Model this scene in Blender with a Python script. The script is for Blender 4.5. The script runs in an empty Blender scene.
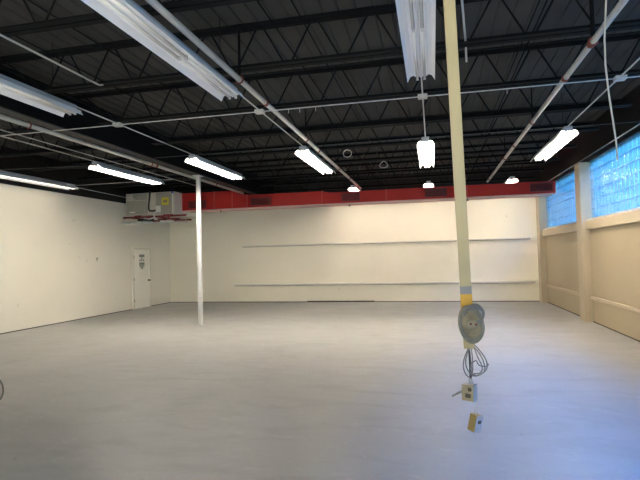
import bpy, bmesh, math, random
from mathutils import Vector, Matrix
random.seed(7)
scene = bpy.context.scene
COL = scene.collection

# ------------------------------------------------------------------ camera
YAW, PITCH, ROLL, FPX, EYE = -0.2239, 0.0327, -0.0240, 495.13, 1.6
cy, sy = math.cos(YAW), math.sin(YAW)
fw, rt, up = Vector((sy, cy, 0)), Vector((cy, -sy, 0)), Vector((0, 0, 1))
cp, sp = math.cos(PITCH), math.sin(PITCH)
f2, u2 = cp*fw + sp*up, -sp*fw + cp*up
cr, sr = math.cos(ROLL), math.sin(ROLL)
r3, u3 = cr*rt + sr*u2, -sr*rt + cr*u2
cam = bpy.data.objects.new('camera', bpy.data.cameras.new('camera'))
COL.objects.link(cam)
m = Matrix((r3, u3, -f2)).transposed().to_4x4()
m.translation = (0, 0, EYE)
cam.matrix_world = m
cam.data.sensor_width = 36.0
cam.data.lens = FPX*36.0/640.0
cam.data.clip_start = 0.05
scene.camera = cam

# ------------------------------------------------------------------ world, daylight, exposure
world = bpy.data.worlds.new('sky')
scene.world = world
world.use_nodes = True
bg = world.node_tree.nodes['Background']
bg.inputs['Color'].default_value = (0.15, 0.74, 1.0, 1)
bg.inputs['Strength'].default_value = 0.26
def area(name, loc, target, sx, sy_, power, colour):
    l = bpy.data.lights.new(name, 'AREA'); l.shape = 'RECTANGLE'
    l.size, l.size_y, l.energy, l.color = sx, sy_, power, colour
    o = bpy.data.objects.new(name, l); COL.objects.link(o)
    o.location = loc
    o.rotation_euler = (Vector(target)-Vector(loc)).to_track_quat('-Z', 'Y').to_euler()
    return o
area('daylight', (6.3, 1.9, 7.6), (2.0, 1.9, 0.0), 10.5, 3.2, 1400, (0.13, 0.40, 1.0))
area('unseen_front_daylight', (-2.5, -5.4, 2.0), (-2.5, 3, 2.0), 9.0, 1.9, 28, (1.0, 0.98, 0.95))  # added daylight from behind the camera, for the fixtures and pole
sun = bpy.data.objects.new('sun', bpy.data.lights.new('sun', 'SUN')); COL.objects.link(sun)     # added: bounces off the unseen floor behind the camera onto fixtures, pole
sun.data.energy = 30; sun.data.angle = .02; sun.data.color = (1.0, .95, .88)
sun.rotation_euler = Vector((0, math.cos(math.radians(50)), -math.sin(math.radians(50)))).to_track_quat('-Z', 'Y').to_euler()
LAMP = 17.0
scene.view_settings.view_transform = 'Standard'
scene.view_settings.look = 'None'
scene.view_settings.exposure = 2.6
scene.view_settings.gamma = 1.0
scene.view_settings.use_curve_mapping = False

# ------------------------------------------------------------------ dimensions
XL, XR, YB, YF = -9.64, 3.41, 16.90, -4.5
DECK, ZBC = 4.32, 3.81
BEAMX = -5.52

# ------------------------------------------------------------------ materials
def mat(name, col, rough=0.6, metal=0.0, var=0.0, vscale=4.0, bump=0.0, bscale=60.0, spec=0.5):
    M = bpy.data.materials.new(name); M.use_nodes = True
    nt = M.node_tree; b = nt.nodes['Principled BSDF']
    b.inputs['Base Color'].default_value = (*col, 1)
    b.inputs['Roughness'].default_value = rough
    b.inputs['Metallic'].default_value = metal
    b.inputs['Specular IOR Level'].default_value = spec
    tc = nt.nodes.new('ShaderNodeTexCoord')
    if var:
        n = nt.nodes.new('ShaderNodeTexNoise'); n.inputs['Scale'].default_value = vscale
        n.inputs['Detail'].default_value = 4
        nt.links.new(tc.outputs['Object'], n.inputs['Vector'])
        mx = nt.nodes.new('ShaderNodeMix'); mx.data_type = 'RGBA'
        mx.inputs[6].default_value = (*[c*(1-var) for c in col], 1)
        mx.inputs[7].default_value = (*[min(1, c*(1+var)) for c in col], 1)
        nt.links.new(n.outputs['Fac'], mx.inputs[0])
        nt.links.new(mx.outputs[2], b.inputs['Base Color'])
    if bump:
        n = nt.nodes.new('ShaderNodeTexNoise'); n.inputs['Scale'].default_value = bscale
        nt.links.new(tc.outputs['Object'], n.inputs['Vector'])
        bp = nt.nodes.new('ShaderNodeBump'); bp.inputs['Strength'].default_value = bump
        bp.inputs['Distance'].default_value = 0.01
        nt.links.new(n.outputs['Fac'], bp.inputs['Height'])
        nt.links.new(bp.outputs['Normal'], b.inputs['Normal'])
    return M

M = {}
M['black_steel'] = mat('black_steel', (0.006, 0.006, 0.0065), 0.7, 0, .25, 6, spec=.12)
M['black_rod'] = mat('black_rod', (0.006, 0.006, 0.006), 0.7, spec=.1)
M['deck'] = mat('deck_black_paint', (0.055, 0.053, 0.051), 0.85, 0, .35, 1.3, spec=.1)
M['beam'] = mat('beam_paint', (0.030, 0.028, 0.028), 0.55, 0, .3, 3)
M['pipe_white'] = mat('pipe_paint', (0.46, 0.45, 0.42), 0.4, 0, .15, 9)
M['conduit'] = mat('conduit_paint', (0.55, 0.54, 0.51), 0.4, 0.2)
M['conduit_dull'] = mat('conduit_dull_paint', (0.13, 0.13, 0.125), 0.5)
M['rust'] = mat('coupling_red', (0.20, 0.045, 0.025), 0.6, 0, .3, 30)
M['red'] = mat('duct_red', (0.42, 0.022, 0.017), 0.5, 0, .16, 2.2, spec=.25)
M['red_dark'] = mat('register_red', (0.15, 0.016, 0.016), 0.55, 0, .2, 8)
M['red_seam'] = mat('seam_red', (0.42, 0.05, 0.04), 0.45)
M['cream_edge'] = mat('pale_flange', (0.66, 0.42, 0.36), 0.6, 0, .2, 3)  # pale pinkish strip along the duct's lower edge
M['galv'] = mat('galvanised_sheet', (0.58, 0.55, 0.48), 0.45, 0.2, .18, 5)
M['galv_dark'] = mat('galvanised_panel', (0.37, 0.345, 0.29), 0.5, 0.2, .15, 5)
M['galv_light'] = mat('galvanised_side', (0.74, 0.72, 0.65), 0.5, 0.1, .1, 5)
M['strut'] = mat('strut_steel', (0.55, 0.56, 0.55), 0.35, 0.6, .1, 9)
M['primer'] = mat('red_primer', (0.20, 0.025, 0.022), 0.6, 0, .25, 12)
M['yellow'] = mat('yellow_sticker', (0.72, 0.62, 0.02), 0.5)
M['label_white'] = mat('paper_label', (0.75, 0.74, 0.70), 0.6)
M['pvc'] = mat('white_pvc', (0.80, 0.80, 0.77), 0.35)
M['blue'] = mat('blue_tag', (0.03, 0.08, 0.45), 0.5)
M['black_hose'] = mat('black_hose', (0.012, 0.010, 0.010), 0.5)
M['fix_white'] = mat('fixture_enamel', (0.90, 0.90, 0.91), 0.45)
M['fix_house'] = mat('fixture_housing', (0.46, 0.48, 0.53), 0.35, 0.1)
M['tube_off'] = mat('tube_glass_off', (0.85, 0.84, 0.80), 0.2)
M['socket'] = mat('lamp_socket', (0.60, 0.60, 0.60), 0.4)
M['column'] = mat('column_paint', (0.78, 0.77, 0.76), 0.4, 0, .06, 4)
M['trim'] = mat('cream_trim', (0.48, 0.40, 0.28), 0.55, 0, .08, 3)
M['ledge'] = mat('ledge_paint', (0.72, 0.68, 0.60), 0.5, 0, .06, 3)
M['door'] = mat('door_paint', (0.88, 0.84, 0.75), 0.45)
M['door_frame'] = mat('door_frame_paint', (0.70, 0.66, 0.56), 0.5)
M['hardware'] = mat('dark_hardware', (0.10, 0.09, 0.07), 0.35, 0.7)
M['notice'] = mat('notice_sheet', (0.78, 0.75, 0.67), 0.6)
M['ink'] = mat('notice_print', (0.20, 0.22, 0.18), 0.6)
M['dirt'] = mat('dark_joint', (0.09, 0.075, 0.06), 0.9, 0, .4, 6)
M['ledge_shade'] = mat('painted_ledge_shade', (0.46, 0.41, 0.32), 0.8, 0, .2, 5)  # shadow line under the back wall ledges, put into the colour
M['pole'] = mat('pole_cream', (0.47, 0.385, 0.20), 0.45, 0, .08, 5)
M['tape_grey'] = mat('grey_tape', (0.26, 0.26, 0.25), 0.6)
M['tape_yellow'] = mat('yellow_tape', (0.62, 0.34, 0.03), 0.5, 0, .15, 30)
M['cable_grey'] = mat('grey_cable', (0.25, 0.235, 0.185), 0.5, 0, .35, 40)
M['cable_dark'] = mat('dark_cable', (0.05, 0.045, 0.04), 0.5)
M['wire'] = mat('grey_wire', (0.22, 0.21, 0.20), 0.45)
M['plug_grey'] = mat('plug_face', (0.33, 0.27, 0.17), 0.5)
M['red_dot'] = mat('red_dot', (0.16, 0.012, 0.010), 0.5)
M['box_cream'] = mat('outlet_box_cream', (0.40, 0.33, 0.20), 0.5, 0, .2, 60)
M['box_tan'] = mat('outlet_box_tan', (0.42, 0.29, 0.10), 0.5, 0, .15, 50)
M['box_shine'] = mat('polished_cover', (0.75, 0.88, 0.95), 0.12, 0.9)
M['socket_face'] = mat('receptacle_brown', (0.10, 0.075, 0.05), 0.5)
M['face_white'] = mat('receptacle_white', (0.50, 0.50, 0.52), 0.4)
M['cable_white'] = mat('white_cable', (0.55, 0.52, 0.45), 0.5)
M['mortar'] = mat('glass_block_mortar', (0.70, 0.70, 0.74), 0.7)
_nt = M['mortar'].node_tree; _t = _nt.nodes.new('ShaderNodeBsdfTransparent'); _t.inputs[0].default_value = (.95, .85, .9, 1)
_x = _nt.nodes.new('ShaderNodeMixShader'); _x.inputs[0].default_value = .75        # pale joint that lets daylight glow through
_nt.links.new(_nt.nodes['Principled BSDF'].outputs[0], _x.inputs[1]); _nt.links.new(_t.outputs[0], _x.inputs[2])
_nt.links.new(_x.outputs[0], _nt.nodes['Material Output'].inputs[0])

def lamp_mat(name, strength):
    T = bpy.data.materials.new(name); T.use_nodes = True
    nt = T.node_tree; nt.nodes.clear()
    e = nt.nodes.new('ShaderNodeEmission'); o = nt.nodes.new('ShaderNodeOutputMaterial')
    e.inputs['Color'].default_value = (1.0, 0.90, 0.74, 1); e.inputs['Strength'].default_value = strength
    nt.links.new(e.outputs[0], o.inputs[0]); return T
M['tube_lit'] = lamp_mat('tube_glass_lit', LAMP)
M['tube_far'] = lamp_mat('tube_glass_lit_far', LAMP*.6)
M['tube_dim'] = lamp_mat('tube_glass_dim', LAMP*.22)  # weaker emission, keeps the left wall from burning out

def wall_mat(name, col, split=None, marks=()):
    """painted wall; above the height 'split' the wall itself is painted black like the roof"""
    W = mat(name, col, 0.55, 0, 0, 1, 0.12, 40, spec=.3)
    nt = W.node_tree; b = nt.nodes['Principled BSDF']
    g = nt.nodes.new('ShaderNodeNewGeometry')
    n = nt.nodes.new('ShaderNodeTexNoise'); n.inputs['Scale'].default_value = 0.9; n.inputs['Detail'].default_value = 6
    nt.links.new(g.outputs['Position'], n.inputs['Vector'])
    mx = nt.nodes.new('ShaderNodeMix'); mx.data_type = 'RGBA'
    mx.inputs[6].default_value = (*[c*0.95 for c in col], 1); mx.inputs[7].default_value = (*[min(1, c*1.05) for c in col], 1)
    nt.links.new(n.outputs['Fac'], mx.inputs[0]); cur = mx.outputs[2]
    for (p, rad, amt) in marks:               # scuffs and filler patches left on the paint
        d = nt.nodes.new('ShaderNodeVectorMath'); d.operation = 'DISTANCE'
        d.inputs[1].default_value = p; nt.links.new(g.outputs['Position'], d.inputs[0])
        nz = nt.nodes.new('ShaderNodeTexNoise'); nz.inputs['Scale'].default_value = 14; nz.inputs['Detail'].default_value = 3
        nt.links.new(g.outputs['Position'], nz.inputs['Vector'])
        ad = nt.nodes.new('ShaderNodeMath'); ad.operation = 'MULTIPLY_ADD'; ad.inputs[1].default_value = rad*2.2
        nt.links.new(nz.outputs['Fac'], ad.inputs[0]); nt.links.new(d.outputs['Value'], ad.inputs[2])
        mr = nt.nodes.new('ShaderNodeMapRange'); mr.inputs[1].default_value = rad*1.3; mr.inputs[2].default_value = rad*1.7
        mr.inputs[3].default_value = amt; mr.inputs[4].default_value = 0
        nt.links.new(ad.outputs[0], mr.inputs[0])
        m2 = nt.nodes.new('ShaderNodeMix'); m2.data_type = 'RGBA'; m2.inputs[7].default_value = (0.30, 0.27, 0.22, 1)
        nt.links.new(mr.outputs[0], m2.inputs[0]); nt.links.new(cur, m2.inputs[6]); cur = m2.outputs[2]
    if split:
        s = nt.nodes.new('ShaderNodeSeparateXYZ'); nt.links.new(g.outputs['Position'], s.inputs[0])
        gt = nt.nodes.new('ShaderNodeMath'); gt.operation = 'GREATER_THAN'; gt.inputs[1].default_value = split
        nt.links.new(s.outputs['Z'], gt.inputs[0])
        m3 = nt.nodes.new('ShaderNodeMix'); m3.data_type = 'RGBA'; m3.inputs[7].default_value = (0.012, 0.011, 0.011, 1)
        nt.links.new(gt.outputs[0], m3.inputs[0]); nt.links.new(cur, m3.inputs[6]); cur = m3.outputs[2]
    nt.links.new(cur, b.inputs['Base Color'])
    return W
M['wall_left'] = wall_mat('wall_left_paint', (0.83, 0.78, 0.67), 3.45,
    [((XL, 12.75, 1.68), .10, .9), ((XL, 11.64, 2.1), .05, .45), ((XL, 12.0, 1.72), .10, .18), ((XL, 12.3, 1.62), .10, .16),
     ((XL, 11.8, 2.75), .08, .25), ((XL, 13.6, .45), .06, .2), ((XL, 9.9, .6), .06, .2)])
M['wall_back'] = wall_mat('wall_back_paint', (0.90, 0.84, 0.69), 3.60, [((-3.2, YB, .45), .05, .3), ((2.35, YB, 2.75), .05, .4)])
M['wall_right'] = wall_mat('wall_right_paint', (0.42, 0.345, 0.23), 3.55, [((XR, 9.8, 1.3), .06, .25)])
M['wall_front'] = wall_mat('wall_front_paint', (0.70, 0.66, 0.58), 3.50)

def floor_mat():
    F = bpy.data.materials.new('sealed_concrete'); F.use_nodes = True
    nt = F.node_tree; b = nt.nodes['Principled BSDF']; L = nt.links.new
    g = nt.nodes.new('ShaderNodeNewGeometry')
    def noise(scale, det, dist, stretch=(1, 1, 1)):
        mp = nt.nodes.new('ShaderNodeMapping'); mp.inputs['Scale'].default_value = stretch
        mp.inputs['Rotation'].default_value = (0, 0, .35)
        n = nt.nodes.new('ShaderNodeTexNoise'); n.inputs['Scale'].default_value = scale
        n.inputs['Detail'].default_value = det; n.inputs['Distortion'].default_value = dist
        L(g.outputs['Position'], mp.inputs[0]); L(mp.outputs[0], n.inputs['Vector']); return n.outputs['Fac']
    def mix(fac, a, c):
        x = nt.nodes.new('ShaderNodeMix'); x.data_type = 'RGBA'
        for i, v in ((6, a), (7, c)):
            if isinstance(v, tuple): x.inputs[i].default_value = (*v, 1)
            else: L(v, x.inputs[i])
        if isinstance(fac, float): x.inputs[0].default_value = fac
        else: L(fac, x.inputs[0])
        return x.outputs[2]
    def ramp(v, lo, hi, a=0., c=1.):
        r = nt.nodes.new('ShaderNodeMapRange'); L(v, r.inputs[0])
        for i, q in enumerate((lo, hi, a, c)): r.inputs[i+1].default_value = q
        return r.outputs[0]
    c = mix(ramp(noise(.5, 5, .6), .3, .7), (0.355, 0.350, 0.342), (0.415, 0.41, 0.402))
    c = mix(ramp(noise(1.6, 8, 1.5, (.6, 1.7, 1)), .48, .72, 0, .65), c, (0.315, 0.305, 0.29))     # trowel swirls
    c = mix(ramp(noise(3.5, 8, 2.0, (1, 1.5, 1)), .58, .72, 0, .35), c, (0.50, 0.495, 0.48))
    c = mix(ramp(noise(9, 3, 0), .70, .76, 0, .5), c, (0.22, 0.20, 0.18))                        # small scuffs
    L(c, b.inputs['Base Color'])
    L(ramp(noise(1.2, 4, 1), .3, .7, .38, .48), b.inputs['Roughness'])
    b.inputs['Specular IOR Level'].default_value = .5
    bp = nt.nodes.new('ShaderNodeBump'); bp.inputs['Strength'].default_value = .12; bp.inputs['Distance'].default_value = .02
    L(noise(2.2, 5, 1), bp.inputs['Height']); L(bp.outputs['Normal'], b.inputs['Normal'])
    return F
M['floor'] = floor_mat()

def glass_mat():
    G = bpy.data.materials.new('wavy_glass_block'); G.use_nodes = True
    nt = G.node_tree; nt.nodes.clear(); L = nt.links.new
    out = nt.nodes.new('ShaderNodeOutputMaterial')
    g = nt.nodes.new('ShaderNodeNewGeometry')
    mp = nt.nodes.new('ShaderNodeMapping'); mp.inputs['Scale'].default_value = (1, 22, 7)
    w = nt.nodes.new('ShaderNodeTexNoise'); w.inputs['Scale'].default_value = 1.0; w.inputs['Detail'].default_value = 2
    L(g.outputs['Position'], mp.inputs[0]); L(mp.outputs[0], w.inputs['Vector'])
    cr_ = nt.nodes.new('ShaderNodeValToRGB')
    e = cr_.color_ramp.elements
    e[0].position = .30; e[0].color = (0.66, 0.82, 0.95, 1); e[1].position = .70; e[1].color = (1.0, 1.0, 1.0, 1)
    L(w.outputs['Fac'], cr_.inputs[0])
    bp = nt.nodes.new('ShaderNodeBump'); bp.inputs['Strength'].default_value = .5; bp.inputs['Distance'].default_value = .02
    L(w.outputs['Fac'], bp.inputs['Height'])
    tr = nt.nodes.new('ShaderNodeBsdfTransparent'); L(cr_.outputs[0], tr.inputs[0])
    tl = nt.nodes.new('ShaderNodeBsdfTranslucent'); tl.inputs[0].default_value = (0.75, 0.88, 1, 1); L(bp.outputs[0], tl.inputs['Normal'])
    gl = nt.nodes.new('ShaderNodeBsdfGlossy'); gl.inputs['Roughness'].default_value = .12; L(bp.outputs[0], gl.inputs['Normal'])
    m1 = nt.nodes.new('ShaderNodeMixShader'); m1.inputs[0].default_value = .05
    L(tr.outputs[0], m1.inputs[1]); L(tl.outputs[0], m1.inputs[2])
    lw = nt.nodes.new('ShaderNodeLayerWeight'); lw.inputs[0].default_value = .5; L(bp.outputs[0], lw.inputs['Normal'])
    pw = nt.nodes.new('ShaderNodeMath'); pw.operation = 'POWER'; pw.inputs[1].default_value = 4; L(lw.outputs['Facing'], pw.inputs[0])
    fr = nt.nodes.new('ShaderNodeMath'); fr.operation = 'MULTIPLY_ADD'; fr.inputs[1].default_value = .6; fr.inputs[2].default_value = .03; L(pw.outputs[0], fr.inputs[0])
    m2 = nt.nodes.new('ShaderNodeMixShader'); L(fr.outputs[0], m2.inputs[0])
    L(m1.outputs[0], m2.inputs[1]); L(gl.outputs[0], m2.inputs[2]); L(m2.outputs[0], out.inputs[0])
    return G
M['glass'] = glass_mat()

# ------------------------------------------------------------------ mesh helpers (world coordinates in, local coordinates stored)
class MB:
    def __init__(s): s.bm = bmesh.new()
    def box(s, x0, x1, y0, y1, z0, z1, rot=None, about=None, bevel=0):
        b = bmesh.new(); bmesh.ops.create_cube(b, size=1)
        for v in b.verts:
            v.co = Vector(((x0+x1)/2+v.co.x*(x1-x0), (y0+y1)/2+v.co.y*(y1-y0), (z0+z1)/2+v.co.z*(z1-z0)))
        if bevel: bmesh.ops.bevel(b, geom=b.edges[:], offset=bevel, segments=2, affect='EDGES', profile=.5)
        if rot is not None:
            c = Vector(about) if about else Vector(((x0+x1)/2, (y0+y1)/2, (z0+z1)/2))
            for v in b.verts: v.co = rot @ (v.co-c) + c
        s._add(b); return s
    def _add(s, b):
        t = bpy.data.meshes.new('t'); b.to_mesh(t); b.free(); s.bm.from_mesh(t); bpy.data.meshes.remove(t)
    def tube(s, pts, r, n=8, closed=False, caps=True):
        pts = [Vector(p) for p in pts]; b = s.bm; rings = []; N = len(pts); prev = None
        for i, p in enumerate(pts):
            a = pts[(i-1) % N] if (closed or i > 0) else p
            c = pts[(i+1) % N] if (closed or i < N-1) else p
            t = (c-a).normalized()
            if prev is None:
                ref = Vector((0, 0, 1)) if abs(t.z) < .9 else Vector((1, 0, 0))
                u = t.cross(ref).normalized()
            else:
                u = (prev - t*prev.dot(t))
                u = u.normalized() if u.length > 1e-6 else t.orthogonal().normalized()
            prev = u; v = t.cross(u)
            rr = r[i] if isinstance(r, (list, tuple)) else r
            rings.append([b.verts.new(p+(u*math.cos(2*math.pi*k/n)+v*math.sin(2*math.pi*k/n))*rr) for k in range(n)])
        for i in range(N if closed else N-1):
            A, B = rings[i], rings[(i+1) % N]
            for k in range(n):
                f = b.faces.new((A[k], A[(k+1) % n], B[(k+1) % n], B[k])); f.smooth = True
        if caps and not closed:
            b.faces.new(rings[0][::-1]); b.faces.new(rings[-1])
        return s
    def cyl(s, a, c, r, n=16): return s.tube([a, c], r, n)
    def prism(s, prof, axis, a, c, closed=True):
        """profile (list of 2-D points) extruded along an axis from a to c; for 'y' the points are (x,z), for 'x' (y,z)"""
        def P(q, t): return Vector((q[0], t, q[1])) if axis == 'y' else Vector((t, q[0], q[1]))
        A = [s.bm.verts.new(P(q, a)) for q in prof]; B = [s.bm.verts.new(P(q, c)) for q in prof]
        n = len(prof)
        for i in range(n if closed else n-1): s.bm.faces.new((A[i], A[(i+1) % n], B[(i+1) % n], B[i]))
        if closed: s.bm.faces.new(A[::-1]); s.bm.faces.new(B)
        return s
    def build(s, name, m, parent=None, bevel=0):
        bmesh.ops.recalc_face_normals(s.bm, faces=s.bm.faces[:])
        off = parent_origin(parent)
        for v in s.bm.verts: v.co -= off
        me = bpy.data.meshes.new(name); s.bm.to_mesh(me); s.bm.free()
        me.materials.append(m)
        o = bpy.data.objects.new(name, me); COL.objects.link(o)
        if parent: o.parent = parent
        if bevel:
            bv = o.modifiers.new('bevel', 'BEVEL'); bv.width = bevel; bv.segments = 2; bv.limit_method = 'ANGLE'
        return o
def parent_origin(p):
    v = Vector((0, 0, 0))
    while p: v += p.location; p = p.parent
    return v
def tag(o, label, cat, group=None):
    o['label'] = label; o['category'] = cat
    if group: o['group'] = group
    return o
def thing(name, loc, label, cat, group=None):
    o = bpy.data.objects.new(name, None); COL.objects.link(o); o.location = loc
    return tag(o, label, cat, group)
def struct(o): o['kind'] = 'structure'; return o
def dup(root, loc, label):
    c = root.copy(); COL.objects.link(c); c.location = loc; c['label'] = label
    def kids(a, b):
        for ch in a.children:
            d = ch.copy(); COL.objects.link(d); d.parent = b; kids(ch, d)
    kids(root, c); return c
RX = lambda a: Matrix.Rotation(math.radians(a), 3, 'X')
RY = lambda a: Matrix.Rotation(math.radians(a), 3, 'Y')
RZ = lambda a: Matrix.Rotation(math.radians(a), 3, 'Z')

# ------------------------------------------------------------------ the setting
struct(MB().box(XL-.2, XR+.3, YF-.2, YB+.2, -.15, 0).build('floor', M['floor']))
# roof deck: trapezoid ribs running from front to back
prof, x = [], XL-.2
while x < XR+.3:
    prof += [(x, DECK), (x+.15, DECK), (x+.165, DECK+.018), (x+.178, DECK+.018)]; x += .19
prof += [(x, DECK), (x, DECK+.12), (XL-.2, DECK+.12)]
struct(MB().prism(prof, 'y', YF-.2, YB+.2).build('ceiling', M['deck']))
struct(MB().box(XL-.2, XL, YF, YB, 0, DECK).build('wall_left', M['wall_left']))
struct(MB().box(XL-.2, XR+.3, YB, YB+.2, 0, DECK).build('wall_back', M['wall_back']))
# unseen side behind the camera: shopfront opening added to light fixtures and pole
struct(MB().box(XL-.2, -7.2, YF-.2, YF, 0, DECK).box(2.2, XR+.3, YF-.2, YF, 0, DECK).box(-7.2, 2.2, YF-.2, YF, 0, 1.0).box(-7.2, 2.2, YF-.2, YF, 2.95, DECK).build('wall_front', M['wall_front']))
sf = MB()
for k in range(6): sf.box(-7.2+k*1.88-.03*(k > 0), -7.2+k*1.88+.03-.03*(k == 5), YF-.14, YF-.06, 1.0, 2.95)
struct(sf.build('window_6', M['strut']))
WZ0, WZ1 = 2.29, 3.555
PIL = [(16.50, 16.90), (12.05, 12.43), (7.60, 7.98), (3.15, 3.53), (-1.30, -.92), (YF, YF+.4)]
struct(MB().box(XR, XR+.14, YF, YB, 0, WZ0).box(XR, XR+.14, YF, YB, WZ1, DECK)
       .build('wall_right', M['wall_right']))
tn = 0
def trim(mb, m, bevel=0):
    global tn; tn += 1
    return struct(mb.build('trim_%d' % tn, m, bevel=bevel))
for i, (a, c) in enumerate(PIL):                                   # concrete piers between the windows
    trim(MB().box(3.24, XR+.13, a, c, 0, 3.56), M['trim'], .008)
for i in range(5):
    a, c = PIL[i+1][1], PIL[i][0]
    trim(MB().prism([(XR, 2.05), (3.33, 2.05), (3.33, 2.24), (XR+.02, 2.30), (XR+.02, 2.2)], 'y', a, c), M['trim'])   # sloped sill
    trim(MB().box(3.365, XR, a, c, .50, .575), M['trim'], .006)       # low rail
    # window: mortar grid and glass blocks
    w = struct(MB().box(XR+.02, XR+.14, a, c, WZ0, WZ0+.012).box(XR+.02, XR+.14, a, c, WZ1-.012, WZ1).build('window_%d' % (i+1), M['mortar']))
    nb, nr = 20, 6; dy, dz = (c-a)/nb, (WZ1-WZ0)/nr
    g = MB()
    for k in range(1, nb): g.box(XR+.05, XR+.11, a+k*dy-.003, a+k*dy+.003, WZ0, WZ1)
    for k in range(1, nr): g.box(XR+.05, XR+.11, a, c, WZ0+k*dz-.003, WZ0+k*dz+.003)
    g.build('mortar_grid', M['mortar'], w)
    g = MB(); b = g.bm
    for ky in range(nb):
        for kz in range(nr):
            y0, y1, z0, z1 = a+ky*dy+.003, a+(ky+1)*dy-.003, WZ0+kz*dz+.003, WZ0+(kz+1)*dz-.003
            e = .014
            sides = []
            for (xs, xo) in ((XR+.052, XR+.045), (XR+.108, XR+.115)):
                o4 = [b.verts.new((xs, y, z)) for y, z in ((y0, z0), (y1, z0), (y1, z1), (y0, z1))]
                i4 = [b.verts.new((xo, y, z)) for y, z in ((y0+e, z0+e), (y1-e, z0+e), (y1-e, z1-e), (y0+e, z1-e))]
                b.faces.new(i4)
                for k in range(4): b.faces.new((o4[k], o4[(k+1) % 4], i4[(k+1) % 4], i4[k]))
                sides.append(o4)
            for k in range(4): b.faces.new((sides[0][k], sides[0][(k+1) % 4], sides[1][(k+1) % 4], sides[1][k]))
    g.build('glass_pane', M['glass'], w)
# long ledges on the back wall
l = trim(MB().box(-6.72, 3.03, YB-.09, YB, 2.00, 2.04), M['ledge'], .004)
MB().box(-6.72, 3.03, YB-.03, YB, 1.98, 2.00).build('shade_strip', M['ledge_shade'], l)  # strip painted darker as the shade beneath the ledge
l = trim(MB().box(-7.06, 3.13, YB-.11, YB, .605, .66), M['ledge'], .004)
MB().box(-7.06, 3.13, YB-.03, YB, .58, .605).build('shade_strip', M['ledge_shade'], l)
# dark joint where wall meets floor
struct(MB().box(XL, XL+.012, YF, 14.46, 0, .022).box(XL, XL+.012, 15.53, YB, 0, .022).build('baseboard_left', M['dirt']))
struct(MB().box(XL, 3.24, YB-.012, YB, 0, .022).box(-4.35, -2.0, YB-.03, YB, 0, .045).build('baseboard_back', M['dirt']))
struct(MB().box(XR-.012, XR, YF, YB, 0, .022).build('baseboard_right', M['dirt']))
# door in the left wall
d = struct(MB().box(XL, XL+.018, 14.53, 15.46, .012, 1.965).build('door_1', M['door'], bevel=.003))
MB().box(XL, XL+.04, 14.475, 14.53, 0, 2.02).box(XL, XL+.04, 15.46, 15.515, 0, 2.02).box(XL, XL+.04, 14.53, 15.46, 1.965, 2.02).build('door_frame', M['door_frame'], d)
for z in (.28, .98, 1.72): MB().box(XL+.018, XL+.05, 14.515, 14.545, z-.05, z+.05).build('hinge', M['plug_grey'], d)
MB().cyl((XL+.018, 15.38, .92), (XL+.05, 15.38, .92), .035).cyl((XL+.05, 15.38, .92), (XL+.10, 15.38, .92), .028).build('knob', M['hardware'], d)
# notices on the door
def notice(z, tip, label):
    t = thing('door_notice', (XL+.019, 15.0, z), label, 'notice', 'notices on the door')
    MB().box(XL+.019, XL+.022, 14.83, 15.18, z-.13, z+.13).build('sheet', M['notice'], t)
    p = MB()
    p.box(XL+.022, XL+.0235, 14.85, 15.16, z+.03, z+.115)
    if tip:
        p.box(XL+.022, XL+.0235, 14.86, 15.15, z-.025, z+.02)
        p.box(XL+.022, XL+.0235, 14.93, 15.09, z-.075, z-.035).box(XL+.022, XL+.0235, 14.975, 15.045, z-.115, z-.08)
    else:
        p.box(XL+.022, XL+.0235, 14.97, 15.04, z-.03, z+.02)
        for y in (14.87, 14.96, 15.07): p.box(XL+.022, XL+.0235, y, y+.065, z-.11, z-.045)
    p.build('print', M['ink'], t)
notice(1.685, False, 'upper of the two dark printed notices on the white door')
notice(1.42, True, 'lower dark printed notice on the white door, narrowing to a point')

# ------------------------------------------------------------------ roof steel
def joist(x0, x1, phase, label, group):
    """open-web joist at y = 0 from x0 to x1: double-angle chords and one bent web rod"""
    t = thing('roof_joist', (0, 0, ZBC), label, 'roof joist', group)
    def chord(z, s, a, c, w=.066):
        g = MB()
        for k in (-1, 1):
            g.prism([(k*.012, z), (k*w, z), (k*w, z+s*.007), (k*.019, z+s*.007), (k*.019, z+s*.055), (k*.012, z+s*.055)], 'x', a, c)
        return g
    chord(DECK, -1, x0, x1, .085).build('top_chord', M['black_steel'], t)
    chord(ZBC, 1, x0+.35, x1-.35, .08).build('bottom_chord', M['black_steel'], t)
    zt, zb = DECK-.045, ZBC+.035
    P = .655; k = math.ceil((x0+.4-phase)/P); pts = [(x0+.05, 0, zt)]
    while phase+k*P < x1-.4:
        c = phase+k*P
        pts += [(c-.045, 0, zb), (c+.045, 0, zb)]
        if c+P/2 < x1-.1: pts += [(c+P/2-.045, 0, zt), (c+P/2+.045, 0, zt)]
        k += 1
    MB().tube(pts, .0115, 6).build('web', M['black_steel'], t)
    return t
JY = [3.90+1.524*k for k in range(9)]
ORD = ['first', 'second', 'third', 'fourth', 'fifth', 'sixth', 'seventh', 'eighth', 'ninth']
j0 = joist(BEAMX+.01, XR-.01, -.913, 'x', 'roof joists spanning to the window wall')
j1 = joist(XL+.01, BEAMX-.01, -8.1, 'x', 'roof joists over the left bay')
for k, y in enumerate(JY):
    lab = '%s black open-web roof joist counted from the %s, right of the long beam'
    lab = lab % ((ORD[k], 'camera') if k < 5 else (ORD[8-k], 'back wall'))
    lab2 = '%s black open-web roof joist counted from the %s, in the narrow left bay'
    lab2 = lab2 % ((ORD[k], 'camera') if k < 5 else (ORD[8-k], 'back wall'))
    if k == 0:
        j0.location.y = y; j0['label'] = lab; j1.location.y = y; j1['label'] = lab2
    else:
        dup(j0, (0, y, ZBC), lab); dup(j1, (0, y, ZBC), lab2)
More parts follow.
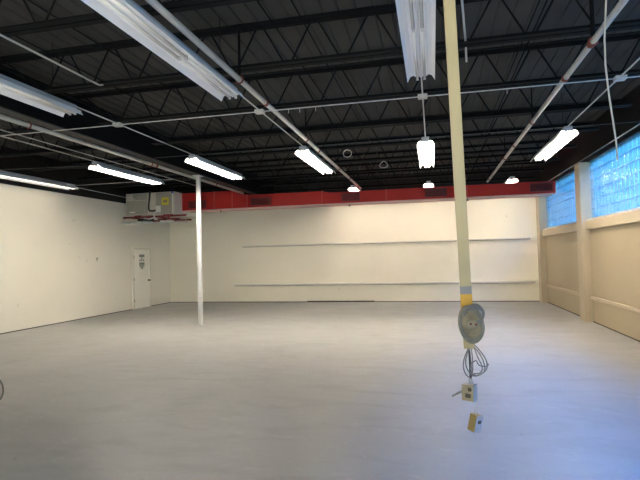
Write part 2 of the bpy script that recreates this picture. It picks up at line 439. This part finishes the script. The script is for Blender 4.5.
# the long girder under the joist ends
g = thing('roof_beam', (BEAMX, 6, 3.63), 'long dark steel roof beam resting on the white column', 'beam')
MB().box(BEAMX-.1, BEAMX+.1, YF, YB, 3.63, 3.648).build('bottom_flange', M['beam'], g)
MB().box(BEAMX-.006, BEAMX+.006, YF, YB, 3.648, 4.18).build('beam_web', M['black_steel'], g)
MB().box(BEAMX-.1, BEAMX+.1, YF, YB, 4.18, 4.198).build('top_flange', M['black_steel'], g)
# bridging lines between the joists
for x, nm in ((-4.0, 'left of the centre sprinkler pipe'), (-1.45, 'between the centre pipe and the middle lights'), (1.08, 'left of the right-hand sprinkler pipe')):
    tag(MB().cyl((x, JY[0]-.1, ZBC+.064), (x, YB, ZBC+.064), .008, 6).build('bridging_bar', M['black_steel']),
        'thin black bridging rod on the lower chords, ' + nm, 'bridging bar', 'lower bridging bars')
    tag(MB().cyl((x+.1, JY[0]-.1, 4.25), (x+.1, YB, 4.25), .008, 6).build('bridging_bar', M['black_steel']),
        'thin black bridging rod under the roof deck, ' + nm, 'bridging bar', 'upper bridging bars')

# white column
c = thing('support_column', (BEAMX, 11.05, 0), 'slim white steel column standing alone on the floor', 'column')
MB().cyl((BEAMX, 11.05, .012), (BEAMX, 11.05, 3.612), .057, 24).build('shaft', M['column'], c)
MB().box(BEAMX-.1, BEAMX+.1, 10.95, 11.15, 0, .012).build('base_plate', M['strut'], c)
MB().box(BEAMX-.09, BEAMX+.09, 10.93, 11.17, 3.612, 3.63).build('cap_plate', M['column'], c)

# ------------------------------------------------------------------ sprinkler pipes
def sprinkler(x, z, y1, r, hangers, coup, label):
    t = thing('sprinkler_pipe', (x, 6, z), label, 'sprinkler pipe', 'sprinkler pipes')
    MB().cyl((x, YF, z), (x, y1, z), r, 16).build('pipe_run', M['pipe_white'], t)
    for y in coup: MB().cyl((x, y-.03, z), (x, y+.03, z), r+.010, 16).build('coupling', M['rust'], t)['label'] = 'rust red pipe coupling'
    for y, top, rad in hangers:
        h = MB().cyl((x, y, z+r+.02), (x, y, top), rad, 8).build('hanger_rod', M['black_rod'], t)
        n = 20
        MB().tube([(x+(r+.008)*math.cos(2*math.pi*k/n), y, z+(r+.008)*math.sin(2*math.pi*k/n)) for k in range(n)], .011, 6, closed=True).build('clamp_ring', M['rust'], h)
    return t
sprinkler(-2.11, 3.65, 15.05, .031, [(5.30, 4.30, .016), (8.35, 4.30, .010), (11.4, 4.30, .010), (14.45, 4.30, .010)], [6.2, 9.3, 12.9],
          'white sprinkler pipe running to the back in the middle of the ceiling')
sprinkler(1.60, 3.65, 15.05, .031, [(5.30, 4.30, .022), (8.35, 4.30, .010), (11.4, 4.30, .010), (14.45, 4.30, .010)], [5.35, 6.35, 10.1],
          'white sprinkler pipe nearest the blue windows')
sprinkler(-5.60, 3.575, 14.16, .032, [(5.95, 3.632, .010), (9.1, 3.632, .010), (12.2, 3.632, .010)], [9.3],
          'white sprinkler pipe hung under the long beam by the column')

# ------------------------------------------------------------------ fluorescent fixtures
FL = 2.44
def fixture(lit, loc, label, group, length=FL, single=False):
    t = thing('light_fixture', (0, 0, 0), label, 'light fixture', group)
    h = length/2
    # corrugated reflector: outer wings, one trough for each tube, centre ridge
    p = [(-.147, -.012), (-.116, .046), (-.082, .060), (-.060, .044), (-.014, .044), (0, .020), (.014, .044), (.060, .044), (.082, .060), (.116, .046), (.147, -.012)]
    q = [(a, b+.006) for a, b in p[::-1]]
    MB().prism(p+q, 'y', -h, h).build('reflector', M['fix_white'], t)
    MB().box(-.062, .062, -h, h, .066, .125).build('housing', M['fix_house'], t, bevel=.006)
    n = 2 if length > 2 else 1
    for k in range(n):
        a = -h + k*(length/n)
        for x in (-.038, .038):
            MB().cyl((x, a+.03, .022), (x, a+length/n-.03, .022), .0145, 12).build('tube', M['tube_off' if not lit or (single and x < 0) else 'tube_dim' if single else 'tube_far' if length < 2.4 else 'tube_lit'], t)
    for y in ([-h+.012, 0, h-.012] if n == 2 else [-h+.012, h-.012]):
        for x in (-.038, .038): MB().box(x-.013, x+.013, y-.012, y+.012, .003, .044).build('lamp_holder', M['socket'], t)
    for y in (-h+.35, h-.35): MB().cyl((0, y, .12), (0, y, DECK-loc[2]-.005), .003, 6).build('hanger_wire', M['black_rod'], t)
    t.location = loc
    return t
RX4 = {'R4': -9.10, 'R3': -6.62, 'R2': -4.48, 'R1': -2.27, 'C': -.07, 'D': 2.21}
ZF = 3.495
y1, y2 = 5.48-FL/2, 8.70+FL/2
off = fixture(False, (RX4['R1'], y1, ZF), 'large unlit fluorescent fixture at the top, left of the centre sprinkler pipe', 'unlit fixtures overhead')
dup(off, (RX4['R2'], y1, ZF), 'unlit fluorescent fixture at the far left edge of the photo')
dup(off, (RX4['C'], y1, ZF), 'unlit fluorescent fixture at the top, beside the hanging cream pole')
on = fixture(True, (RX4['R1'], y2, ZF), 'lit fluorescent fixture beside the centre sprinkler pipe', 'lit fixtures in the middle of the room')
fixture(True, (RX4['R4'], y2, ZF), 'lit fluorescent fixture along the left wall, leftmost of the lit ones', 'lit fixtures in the middle of the room', single=True)
for k, lab in (('R3', 'lit fluorescent fixture left of the long beam, above the air handler'),
               ('R2', 'lit fluorescent fixture just right of the white column'), ('C', 'lit fluorescent fixture seen end-on left of the hanging pole'),
               ('D', 'lit fluorescent fixture nearest the blue glass block windows')):
    dup(on, (RX4[k], y2, ZF), lab)
far = fixture(True, (RX4['R1'], 14.50+.90, 3.56), 'lit fluorescent fixture above the red duct at the end of the centre pipe', 'lit fixtures above the red duct', 1.8)
dup(far, (RX4['C'], 14.50+.90, 3.56), 'lit fluorescent fixture above the red duct, left of the hanging pole')
dup(far, (RX4['D'], 14.50+.90, 3.56), 'lit fluorescent fixture above the red duct, nearest the windows')

# thin conduits linking the fixtures of a row
def conduit(pts, r, label, boxes=(), stubs=(), group='ceiling conduits', m='conduit'):
    t = thing('conduit', pts[0], label, 'conduit', group)
    MB().tube(pts, r, 8).build('conduit_run', M[m], t)
    for (x, y, z) in boxes: MB().box(x-.06, x+.06, y-.05, y+.05, z-.022, z+.022).build('junction_box', M['conduit'], t)
    for (x, y, z) in stubs: MB().cyl((x, y, z), (x, y, z-.05), .004, 6).build('stub', M['conduit'], t)
    return t
ZC = 3.565
for k, lab, a, b in (('R3', 'thin pale conduit running to the lit fixture above the air handler', 2.0, 8.75),
               ('R2', 'thin pale conduit between the two fixtures left of the centre', 5.4, 8.75),
               ('R1', 'thin pale conduit from the big unlit fixture beside the centre sprinkler pipe', 5.4, 8.75),
               ('C', 'thin pale conduit between the two middle fixtures left of the pole', 5.4, 8.75),
               ('D', 'thin pale conduit reaching the lit fixture nearest the windows', 2.0, 8.75),
               ('R4', 'thin pale conduit past the end of the left wall fixture to the air handler', 11.17, 13.9)):
    x = RX4[k]
    conduit([(x, a, ZC+.06), (x, b, ZC+.06)] if k != 'R4' else [(x, a, ZC), (x, b, ZC-.04)], .0095, lab)
conduit([(-8.9, 6.42, ZC+.045), (-5.8, 6.42, ZC+.045), (-5.2, 6.42, ZC+.045), (XR-.02, 6.42, ZC+.045)], .0075, 'pale conduit crossing the ceiling above the unlit fixtures',
        [(RX4[k], 6.42, ZC+.045) for k in ('R2', 'R1', 'C', 'D')], [(x, 6.42, ZC+.035) for x in (-1.86, -1.70, -1.48, .95)])
conduit([(-9.1, 8.62, ZC+.02), (-5.7, 8.62, ZC-.06), (-5.5, 8.62, ZC-.06), (-5.2, 8.62, ZC+.02), (XR-.02, 8.62, ZC+.02)], .0032, 'thin grey conduit crossing the ceiling at the near ends of the lit fixtures', m='conduit_dull')
conduit([(-9.5, 11.3, ZC+.06), (-6.3, 11.3, ZC+.06)], .009, 'short pale conduit across the left bay in front of the air handler')
conduit([(-3.94, 2.2, 3.775), (-3.95, 5.30, 3.775), (-3.95, 5.36, 3.80)], .011, 'thin pale conduit at the upper left near the ceiling corner of the photo')
conduit([(3.35, 3.0, 3.63), (3.35, YB-.1, 3.63)], .012, 'thin pale conduit along the top of the glass block windows')
conduit([(-6.30, 3.0, 3.62), (-6.30, 12.5, 3.62)], .008, 'dull thin conduit running beside the long beam in the left bay')
conduit([(.20, 3.3, 3.86), (.40, 5.37, 3.86), (.43, 5.72, 3.74)], .011, 'pale bent conduit end just right of the hanging pole')
# two small wire loops high between the joists
def loop(x, y, z, w, tri, label):
    n = 24
    pts = []
    for k in range(n):
        a = 2*math.pi*k/n; s = (1-.45*math.sin(a)) if tri else 1
        pts.append((x+w*math.cos(a)*s, y, z+w*math.sin(a)*.9))
    tag(MB().tube(pts, .008, 6, closed=True).build('wire_loop', M['conduit']), label, 'wire loop', 'wire loops in the joists')
loop(-1.66, 10.02, 3.70, .085, False, 'round grey wire loop hanging from the joists, the nearer one')
loop(-1.06, 11.53, 3.70, .085, True, 'three-sided grey wire loop hanging from the joists, the farther one')

# ------------------------------------------------------------------ red supply duct along the back
t = thing('air_duct', (-2, 14.5, 3.16), 'long red painted air duct along the back wall under the roof', 'air duct')
def seg(x0, x1, z1a, z1b): MB().prism([(x0, 3.17), (x1, 3.17), (x1, z1b), (x0, z1a)], 'y', 14.5, 15.08).build('duct_section', M['red'], t, bevel=.006)
segs = [(-7.822, -6.10, 3.72, 3.72), (-6.10, -5.60, 3.72, 3.56), (-5.60, -3.30, 3.56, 3.56), (-3.30, -2.95, 3.56, 3.50), (-2.95, -1.29, 3.50, 3.50), (-1.29, 1.0, 3.50, 3.50), (1.0, 3.30, 3.50, 3.50)]
for a in segs: seg(*a)
for x, z1 in ((-6.71, 3.72), (-6.10, 3.72), (-5.60, 3.56), (-3.21, 3.56), (-1.29, 3.50), (1.0, 3.50)):
    MB().box(x-.012, x+.012, 14.485, 15.09, 3.165, z1+.01).build('seam', M['red_seam'], t)
MB().box(-7.822, 3.30, 14.475, 14.52, 3.135, 3.165).box(-7.822, 3.30, 15.05, 15.09, 3.135, 3.165).box(-7.822, 3.30, 14.52, 15.05, 3.155, 3.168).build('bottom_edge', M['cream_edge'], t)['label'] = 'pale bottom edge'
for (a, b) in ((-7.57, -6.98), (-5.47, -4.82), (-2.60, -2.06), (-.18, .435), (2.64, 3.225)):
    r_ = MB().box(a, b, 14.44, 14.5, 3.22, 3.245).box(a, b, 14.44, 14.5, 3.435, 3.46).box(a, a+.025, 14.44, 14.5, 3.245, 3.435).box(b-.025, b, 14.44, 14.5, 3.245, 3.435).build('register', M['red_dark'], t)
    MB().box(a+.025, b-.025, 14.47, 14.499, 3.245, 3.435).build('register_back', M['red_dark'], r_)
    lv = MB()
    for k in range(6): lv.box(a+.025, b-.025, 14.445, 14.475, 3.258+k*.032, 3.262+k*.032, RX(35))
    lv.build('louvre', M['red_dark'], r_)
for x, y in ((-6.55, 14.62), (-2.4, 14.62), (1.0, 14.62)):
    tag(MB().cyl((x, y, 3.10), (x, y, 3.135), .012, 8).cyl((x, y, 3.075), (x, y, 3.10), .03, 12).build('fire_sprinkler', M['hardware']),
        {-6.55: 'small dark sprinkler head under the left part of the red duct', -2.4: 'small dark sprinkler head under the middle of the red duct', 1.0: 'small dark sprinkler head under the red duct right of the pole'}[x],
        'fire sprinkler', 'fire sprinklers under the duct')

# ------------------------------------------------------------------ air handler hung in the back left corner
t = thing('air_handler', (-8.7, 14.05, 3.0), 'grey sheet-metal air handler hanging in the back left corner', 'air handler')
AX0, AX1, AY = -9.55, -7.84, 14.05
MB().box(AX0, AX1, AY, 15.7, 3.03, 3.74).build('cabinet', M['galv'], t, bevel=.01)
MB().box(AX0+.03, -8.78, AY-.012, AY, 3.07, 3.50).build('access_panel', M['galv_dark'], t, bevel=.004)
MB().box(-9.28, -8.78, AY-.014, AY-.004, 3.52, 3.72).build('filter_panel', M['galv_dark'], t, bevel=.004)
MB().box(-8.48, -7.93, AY-.014, AY, 3.06, 3.72).build('blower_panel', M['galv_dark'], t, bevel=.004)
MB().box(AX1-.075, AX1-.045, AY-.018, AY, 3.05, 3.74).build('corner_strip', M['galv_light'], t)
MB().box(AX1, AX1+.012, AY+.01, 15.69, 3.04, 3.73).build('side_panel', M['galv_light'], t)
MB().box(-8.268, -8.03, AY-.017, AY-.013, 3.33, 3.56).build('warning_sticker', M['yellow'], t)['label'] = 'square yellow sticker'
MB().box(-8.22, -8.08, AY-.019, AY-.016, 3.40, 3.49).build('sticker_print', M['plug_grey'], t)
MB().box(-8.48, -8.31, AY-.017, AY-.013, 3.10, 3.31).build('data_label', M['label_white'], t)
MB().box(-9.40, -9.22, AY-.017, AY-.011, 3.12, 3.16).build('name_plate', M['label_white'], t)
MB().box(-7.93, -7.87, AY-.02, AY-.013, 3.68, 3.75).build('tag', M['blue'], t)
MB().tube([(-8.66, AY-.05, 3.80), (-8.67, AY-.055, 3.6), (-8.70, AY-.06, 3.35), (-8.70, AY-.06, 3.20), (-8.66, AY-.06, 3.155), (-8.55, AY-.06, 3.15), (-8.48, AY-.03, 3.16)], .028, 10).build('hose', M['black_hose'], t)
# conduit elbow and drain trap in white plastic
MB().tube([(-8.50, AY-.05, 3.12), (-8.50, AY-.08, 2.98), (-8.47, AY-.08, 2.90), (-8.40, AY-.08, 2.88)], .025, 10).tube([(-8.85, AY-.08, 2.93), (-8.68, AY-.08, 2.90), (-8.50, AY-.08, 2.93)], .025, 10).tube([(-8.45, AY+.2, 2.84), (-8.0, AY+.2, 2.83)], .022, 10).build('drain_pipe', M['pvc'], t)
MB().box(-9.15, -8.75, AY+.02, AY+.3, 2.85, 2.93).build('drain_pan', M['black_hose'], t)
# red support frame with galvanised strut trapeze, hung on rods
f = thing('support_frame', (-8.5, 14.0, 2.75), 'red steel and galvanised strut frame carrying the air handler', 'support frame')
fr = MB().box(-9.60, -7.40, 13.96, 14.03, 2.985, 2.998).box(-9.60, -7.40, 13.96, 13.972, 2.94, 2.985).box(-9.60, -8.1, 15.6, 15.67, 2.985, 2.998).box(-9.60, -8.1, 15.66, 15.672, 2.94, 2.985)
for x in (-9.4, -8.95, -8.5): fr.box(x-.03, x+.03, 14.03, 15.6, 2.955, 2.99)
fr.box(-8.2, -7.9, 13.98, 14.05, 2.998, 3.03).box(-9.2, -9.0, 13.98, 14.05, 2.998, 3.03).box(-9.2, -9.0, 15.4, 15.6, 2.99, 3.03).box(-8.7, -8.5, 15.4, 15.6, 2.99, 3.03)
fr.build('red_angle', M['primer'], f)['label'] = 'red primer painted steel angles'
for (x0, x1, y, z) in ((-9.62, -7.40, 13.99, 2.755), (-9.40, -8.60, 13.6, 2.72)):
    MB().prism([(y-.02, z), (y-.02, z+.041), (y-.012, z+.041), (y-.012, z+.008), (y+.012, z+.008), (y+.012, z+.041), (y+.02, z+.041), (y+.02, z)], 'x', x0, x1).build('strut', M['strut'], f)
MB().box(-9.38, -9.34, 13.58, 14.01, 2.796, 2.812).box(-8.66, -8.62, 13.58, 14.01, 2.796, 2.812).build('strut_tie', M['strut'], f)
MB().box(-8.03, -7.95, 13.955, 13.965, 2.86, 2.94).build('clip', M['primer'], f)
for x in (-9.58, -7.42): MB().cyl((x, 13.99, 2.74), (x, 13.99, 2.985), .007, 8).build('threaded_rod', M['strut'], f)

# ------------------------------------------------------------------ hanging power pole with its cable and boxes
T, B = Vector((.100, 2.828, DECK)), Vector((.204, 3.30, 1.00))
ax = (T-B).normalized()
def pole_frame(b, a):
    z = a; x = Vector((1, 0, 0)); x = (x-z*x.dot(z)).normalized(); y = z.cross(x); return Matrix((x, y, z)).transposed()
PF = pole_frame(B, ax)
def pole_box(mb, w, s0, s1, dx=0):
    b = bmesh.new(); bmesh.ops.create_cube(b, size=1)
    bmesh.ops.bevel(b, geom=[e for e in b.edges if abs(e.verts[0].co.z-e.verts[1].co.z) > .5], offset=.06, segments=2, affect='EDGES')
    for v in b.verts: v.co = B + PF @ Vector((v.co.x*w+dx, v.co.y*w, s0+(v.co.z+.5)*(s1-s0)))
    mb._add(b); return mb
LEN = (T-B).length
t = thing('power_pole', T, 'tall square cream power pole hanging from the roof', 'power pole')
pole_box(MB(), .066, 0.0, LEN-.004).build('shaft', M['pole'], t)
pole_box(MB(), .0685, .350, .40).build('tape_band', M['tape_grey'], t)['label'] = 'grey tape wrapped round the pole'
pole_box(MB(), .070, .255, .350).build('tape_band', M['tape_yellow'], t)['label'] = 'yellow tape wrapped round the pole'
MB().box(T.x-.09, T.x+.09, T.y-.09, T.y+.09, DECK-.012, DECK-.001).build('roof_plate', M['black_steel'], t)

# cable wound in a coil in front of the pole
CC = Vector((.214, 3.200, 1.157))
t = thing('coiled_cable', CC, 'grey cable wound into a thick oval coil tied to the hanging pole', 'cable')
def ring(mb, rx, rz, y, r, dx=0, dz=0, tilt=0, ph=0):
    n = 40; pts = []
    for k in range(n):
        a = 2*math.pi*k/n
        p = Vector((rx*math.cos(a), .012*math.sin(2*a+ph), rz*math.sin(a)))
        p = RY(tilt) @ p
        pts.append(CC+p+Vector((dx, y, dz)))
    mb.tube(pts, r, 7, closed=True)
g = MB()
for k in range(24):
    f_ = random.uniform(.74, 1.0)
    ring(g, .074*f_, .116*f_, random.uniform(-.024, .016), .0055, random.uniform(-.003, .003), random.uniform(-.004, .004), random.uniform(-9, -5), random.uniform(0, 6))
g.build('cable_loops', M['cable_grey'], t)
g = MB()
for k in range(8):
    f_ = .30+.06*k
    ring(g, .074*f_, .116*f_, -.014+.004*(k % 2), .0062, .002, 0, -8, 0)
g.build('inner_loops', M['plug_grey'], t)
g = MB()
for k in range(5): ring(g, .056+random.uniform(-.006, .006), .040+.006*k, -.03+.008*k, .0045, .020, .062, random.uniform(-25, 25), k)
g.build('top_loops', M['wire'], t)
pl = MB().box(CC.x-.03, CC.x+.038, CC.y-.042, CC.y-.012, CC.z-.024, CC.z+.034, RY(-8), bevel=.014).build('plug', M['plug_grey'], t)
for dx in (-.004, .026): MB().cyl((CC.x+dx, CC.y-.047, CC.z+.008-dx*.12), (CC.x+dx, CC.y-.038, CC.z+.008-dx*.12), .007, 12).build('red_mark', M['red_dot'], pl)

# wires that leave the pole's lower end: a straight bundle and loose loops
E0 = B - ax*.003
t = thing('wire_bundle', E0, 'loose grey wires looping out of the pole end down to the outlet box', 'wires')
BX = Vector((.197, 3.30, .715))
g = MB()
for k in range(4):
    a = random.uniform(-.02, .02)
    g.tube([E0+Vector((a, random.uniform(-.02, .02), 0)), E0+Vector((a*.9+.006, .0, -.07)), Vector((.216+a*.5, 3.30, .86)), BX+Vector((.012+a*.2, 0, .085))], .0035, 6)
g.build('straight_wires', M['wire'], t)
MB().tube([E0+Vector((-.004, -.03, 0)), E0+Vector((.0, -.03, -.08)), BX+Vector((.008, -.01, .13)), BX+Vector((.008, 0, .085))], .0042, 8).build('dark_cable', M['cable_dark'], t)
g = MB()
def bow(pts, r=.0036):                              # smooth closed-form curve through the points
    P_ = [Vector(p) for p in pts]; out = []
    for i in range(len(P_)-1):
        p0, p1, p2, p3 = P_[max(i-1, 0)], P_[i], P_[i+1], P_[min(i+2, len(P_)-1)]
        for s in range(8):
            u = s/8
            out.append(.5*((2*p1)+(p2-p0)*u+(2*p0-5*p1+4*p2-p3)*u*u+(3*p1-p0-3*p2+p3)*u**3))
    out.append(P_[-1]); g.tube(out, r, 6)
bow([(.225, 3.29, 1.03), (.262, 3.27, .99), (.300, 3.26, .93), (.303, 3.26, .875), (.265, 3.27, .835), (.222, 3.29, .82)])
bow([(.215, 3.28, 1.02), (.255, 3.26, .98), (.285, 3.25, .92), (.288, 3.25, .86), (.24, 3.27, .825), (.205, 3.29, .83)])
bow([(.20, 3.28, 1.00), (.172, 3.26, .94), (.163, 3.25, .885), (.178, 3.26, .835), (.212, 3.28, .805)])
bow([(.205, 3.27, 1.00), (.183, 3.25, .95), (.178, 3.24, .90), (.20, 3.25, .85), (.235, 3.27, .83)])
bow([(.23, 3.28, 1.01), (.25, 3.24, .95), (.275, 3.24, .89), (.262, 3.25, .85), (.225, 3.27, .84)])
bow([(.215, 3.27, .905), (.24, 3.25, .925), (.255, 3.25, .90), (.275, 3.25, .892), (.305, 3.25, .893), (.315, 3.26, .905)])
g.build('loose_loops', M['wire'], t)

# upper outlet box
t = thing('outlet_box', BX, 'square cream outlet box hanging on wires under the pole', 'outlet box')
RB = RZ(-26)
def bb(x0, x1, y0, y1, z0, z1, bev=0): return MB().box(BX.x+x0, BX.x+x1, BX.y+y0, BX.y+y1, BX.z+z0, BX.z+z1, RB, BX, bev)
bb(-.040, .036, -.027, .027, -.050, .050, .003).build('box_body', M['box_cream'], t)
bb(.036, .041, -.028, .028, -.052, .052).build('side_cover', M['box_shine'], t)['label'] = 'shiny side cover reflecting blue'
bb(.002, .026, -.031, -.026, .012, .036, .004).build('receptacle', M['socket_face'], t)
bb(-.016, .020, -.031, -.026, -.030, -.002, .004).build('receptacle', M['socket_face'], t)
bb(-.036, -.030, -.030, -.026, .034, .040).build('screw', M['strut'], t)
MB().cyl(BX+Vector((.010, 0, .05)), BX+Vector((.010, 0, .09)), .014, 12).build('connector', M['strut'], t)
q = MB().tube([BX+Vector((-.036, .012, .004)), BX+Vector((-.07, .0, -.008)), BX+Vector((-.108, -.01, -.028))], [.009, .007, .005], 8).build('cord_stub', M['cable_grey'], t)
# lower outlet box on its own cord
LX = Vector((.228, 3.30, .525))
t = thing('cord_drop', BX, 'short thin cord between the upper and the lower hanging box', 'cord')
MB().tube([BX+Vector((.040, 0, -.045)), Vector((.240, 3.30, .645)), Vector((.226, 3.30, .602)), LX+Vector((-.006, 0, .045))], .0032, 6).tube([Vector((.232, 3.30, .62)), Vector((.240, 3.30, .595)), Vector((.244, 3.30, .572))], .003, 6).build('cord', M['cable_white'], t)
t = thing('outlet_box', LX, 'tan outlet box tilted at the end of the lowest cord', 'outlet box')
RL = RY(12) @ RZ(-44)
def lb(x0, x1, y0, y1, z0, z1, bev=0): return MB().box(LX.x+x0, LX.x+x1, LX.y+y0, LX.y+y1, LX.z+z0, LX.z+z1, RL, LX, bev)
lb(-.030, .024, -.030, .022, -.053, .053, .003).build('box_body', M['box_tan'], t)
lb(.024, .029, -.032, .030, -.052, .052, .002).build('face_plate', M['face_white'], t)['label'] = 'white face plate'
lb(.028, .032, -.016, .014, .004, .026, .003).build('receptacle', M['socket_face'], t)
lb(.028, .031, -.016, .014, -.034, -.012, .003).build('receptacle', M['face_white'], t)

# ------------------------------------------------------------------ cable drop by the windows, cord on the floor
pts = [(1.33, 4.0, DECK-.002), (1.335, 4.0, 3.9), (1.306, 4.0, 3.446), (1.284, 4.0, 3.148), (1.283, 4.0, 2.961), (1.298, 4.0, 2.735), (1.315, 4.0, 2.563), (1.331, 4.0, 2.40), (1.335, 4.0, 2.25)]
tag(MB().tube(pts, .0065, 8).build('hanging_cable', M['cable_white']), 'white cable hanging down from the roof in front of the windows', 'cable')
key = [(-6.205, 5.812), (-6.017, 5.778), (-5.816, 5.665), (-5.567, 5.46), (-5.339, 5.247), (-5.146, 5.047), (-5.008, 4.877), (-4.955, 4.745), (-5.04, 4.694),
       (-5.25, 4.72), (-5.55, 4.90), (-5.85, 5.15), (-6.15, 5.42), (-6.32, 5.62), (-6.32, 5.76)]
pts = []; n = len(key)
for i in range(n):
    p0, p1, p2, p3 = (Vector((*key[(i+d)%n], .0095)) for d in (-1, 0, 1, 2))
    for q_ in range(4):
        u = q_/4
        pts.append(.5*((2*p1)+(p2-p0)*u+(2*p0-5*p1+4*p2-p3)*u*u+(3*p1-p0-3*p2+p3)*u**3))
tag(MB().tube(pts, .0095, 8, closed=True).build('extension_cord', M['cable_dark']), 'dark cord lying in a loop on the floor at the left edge', 'cord')
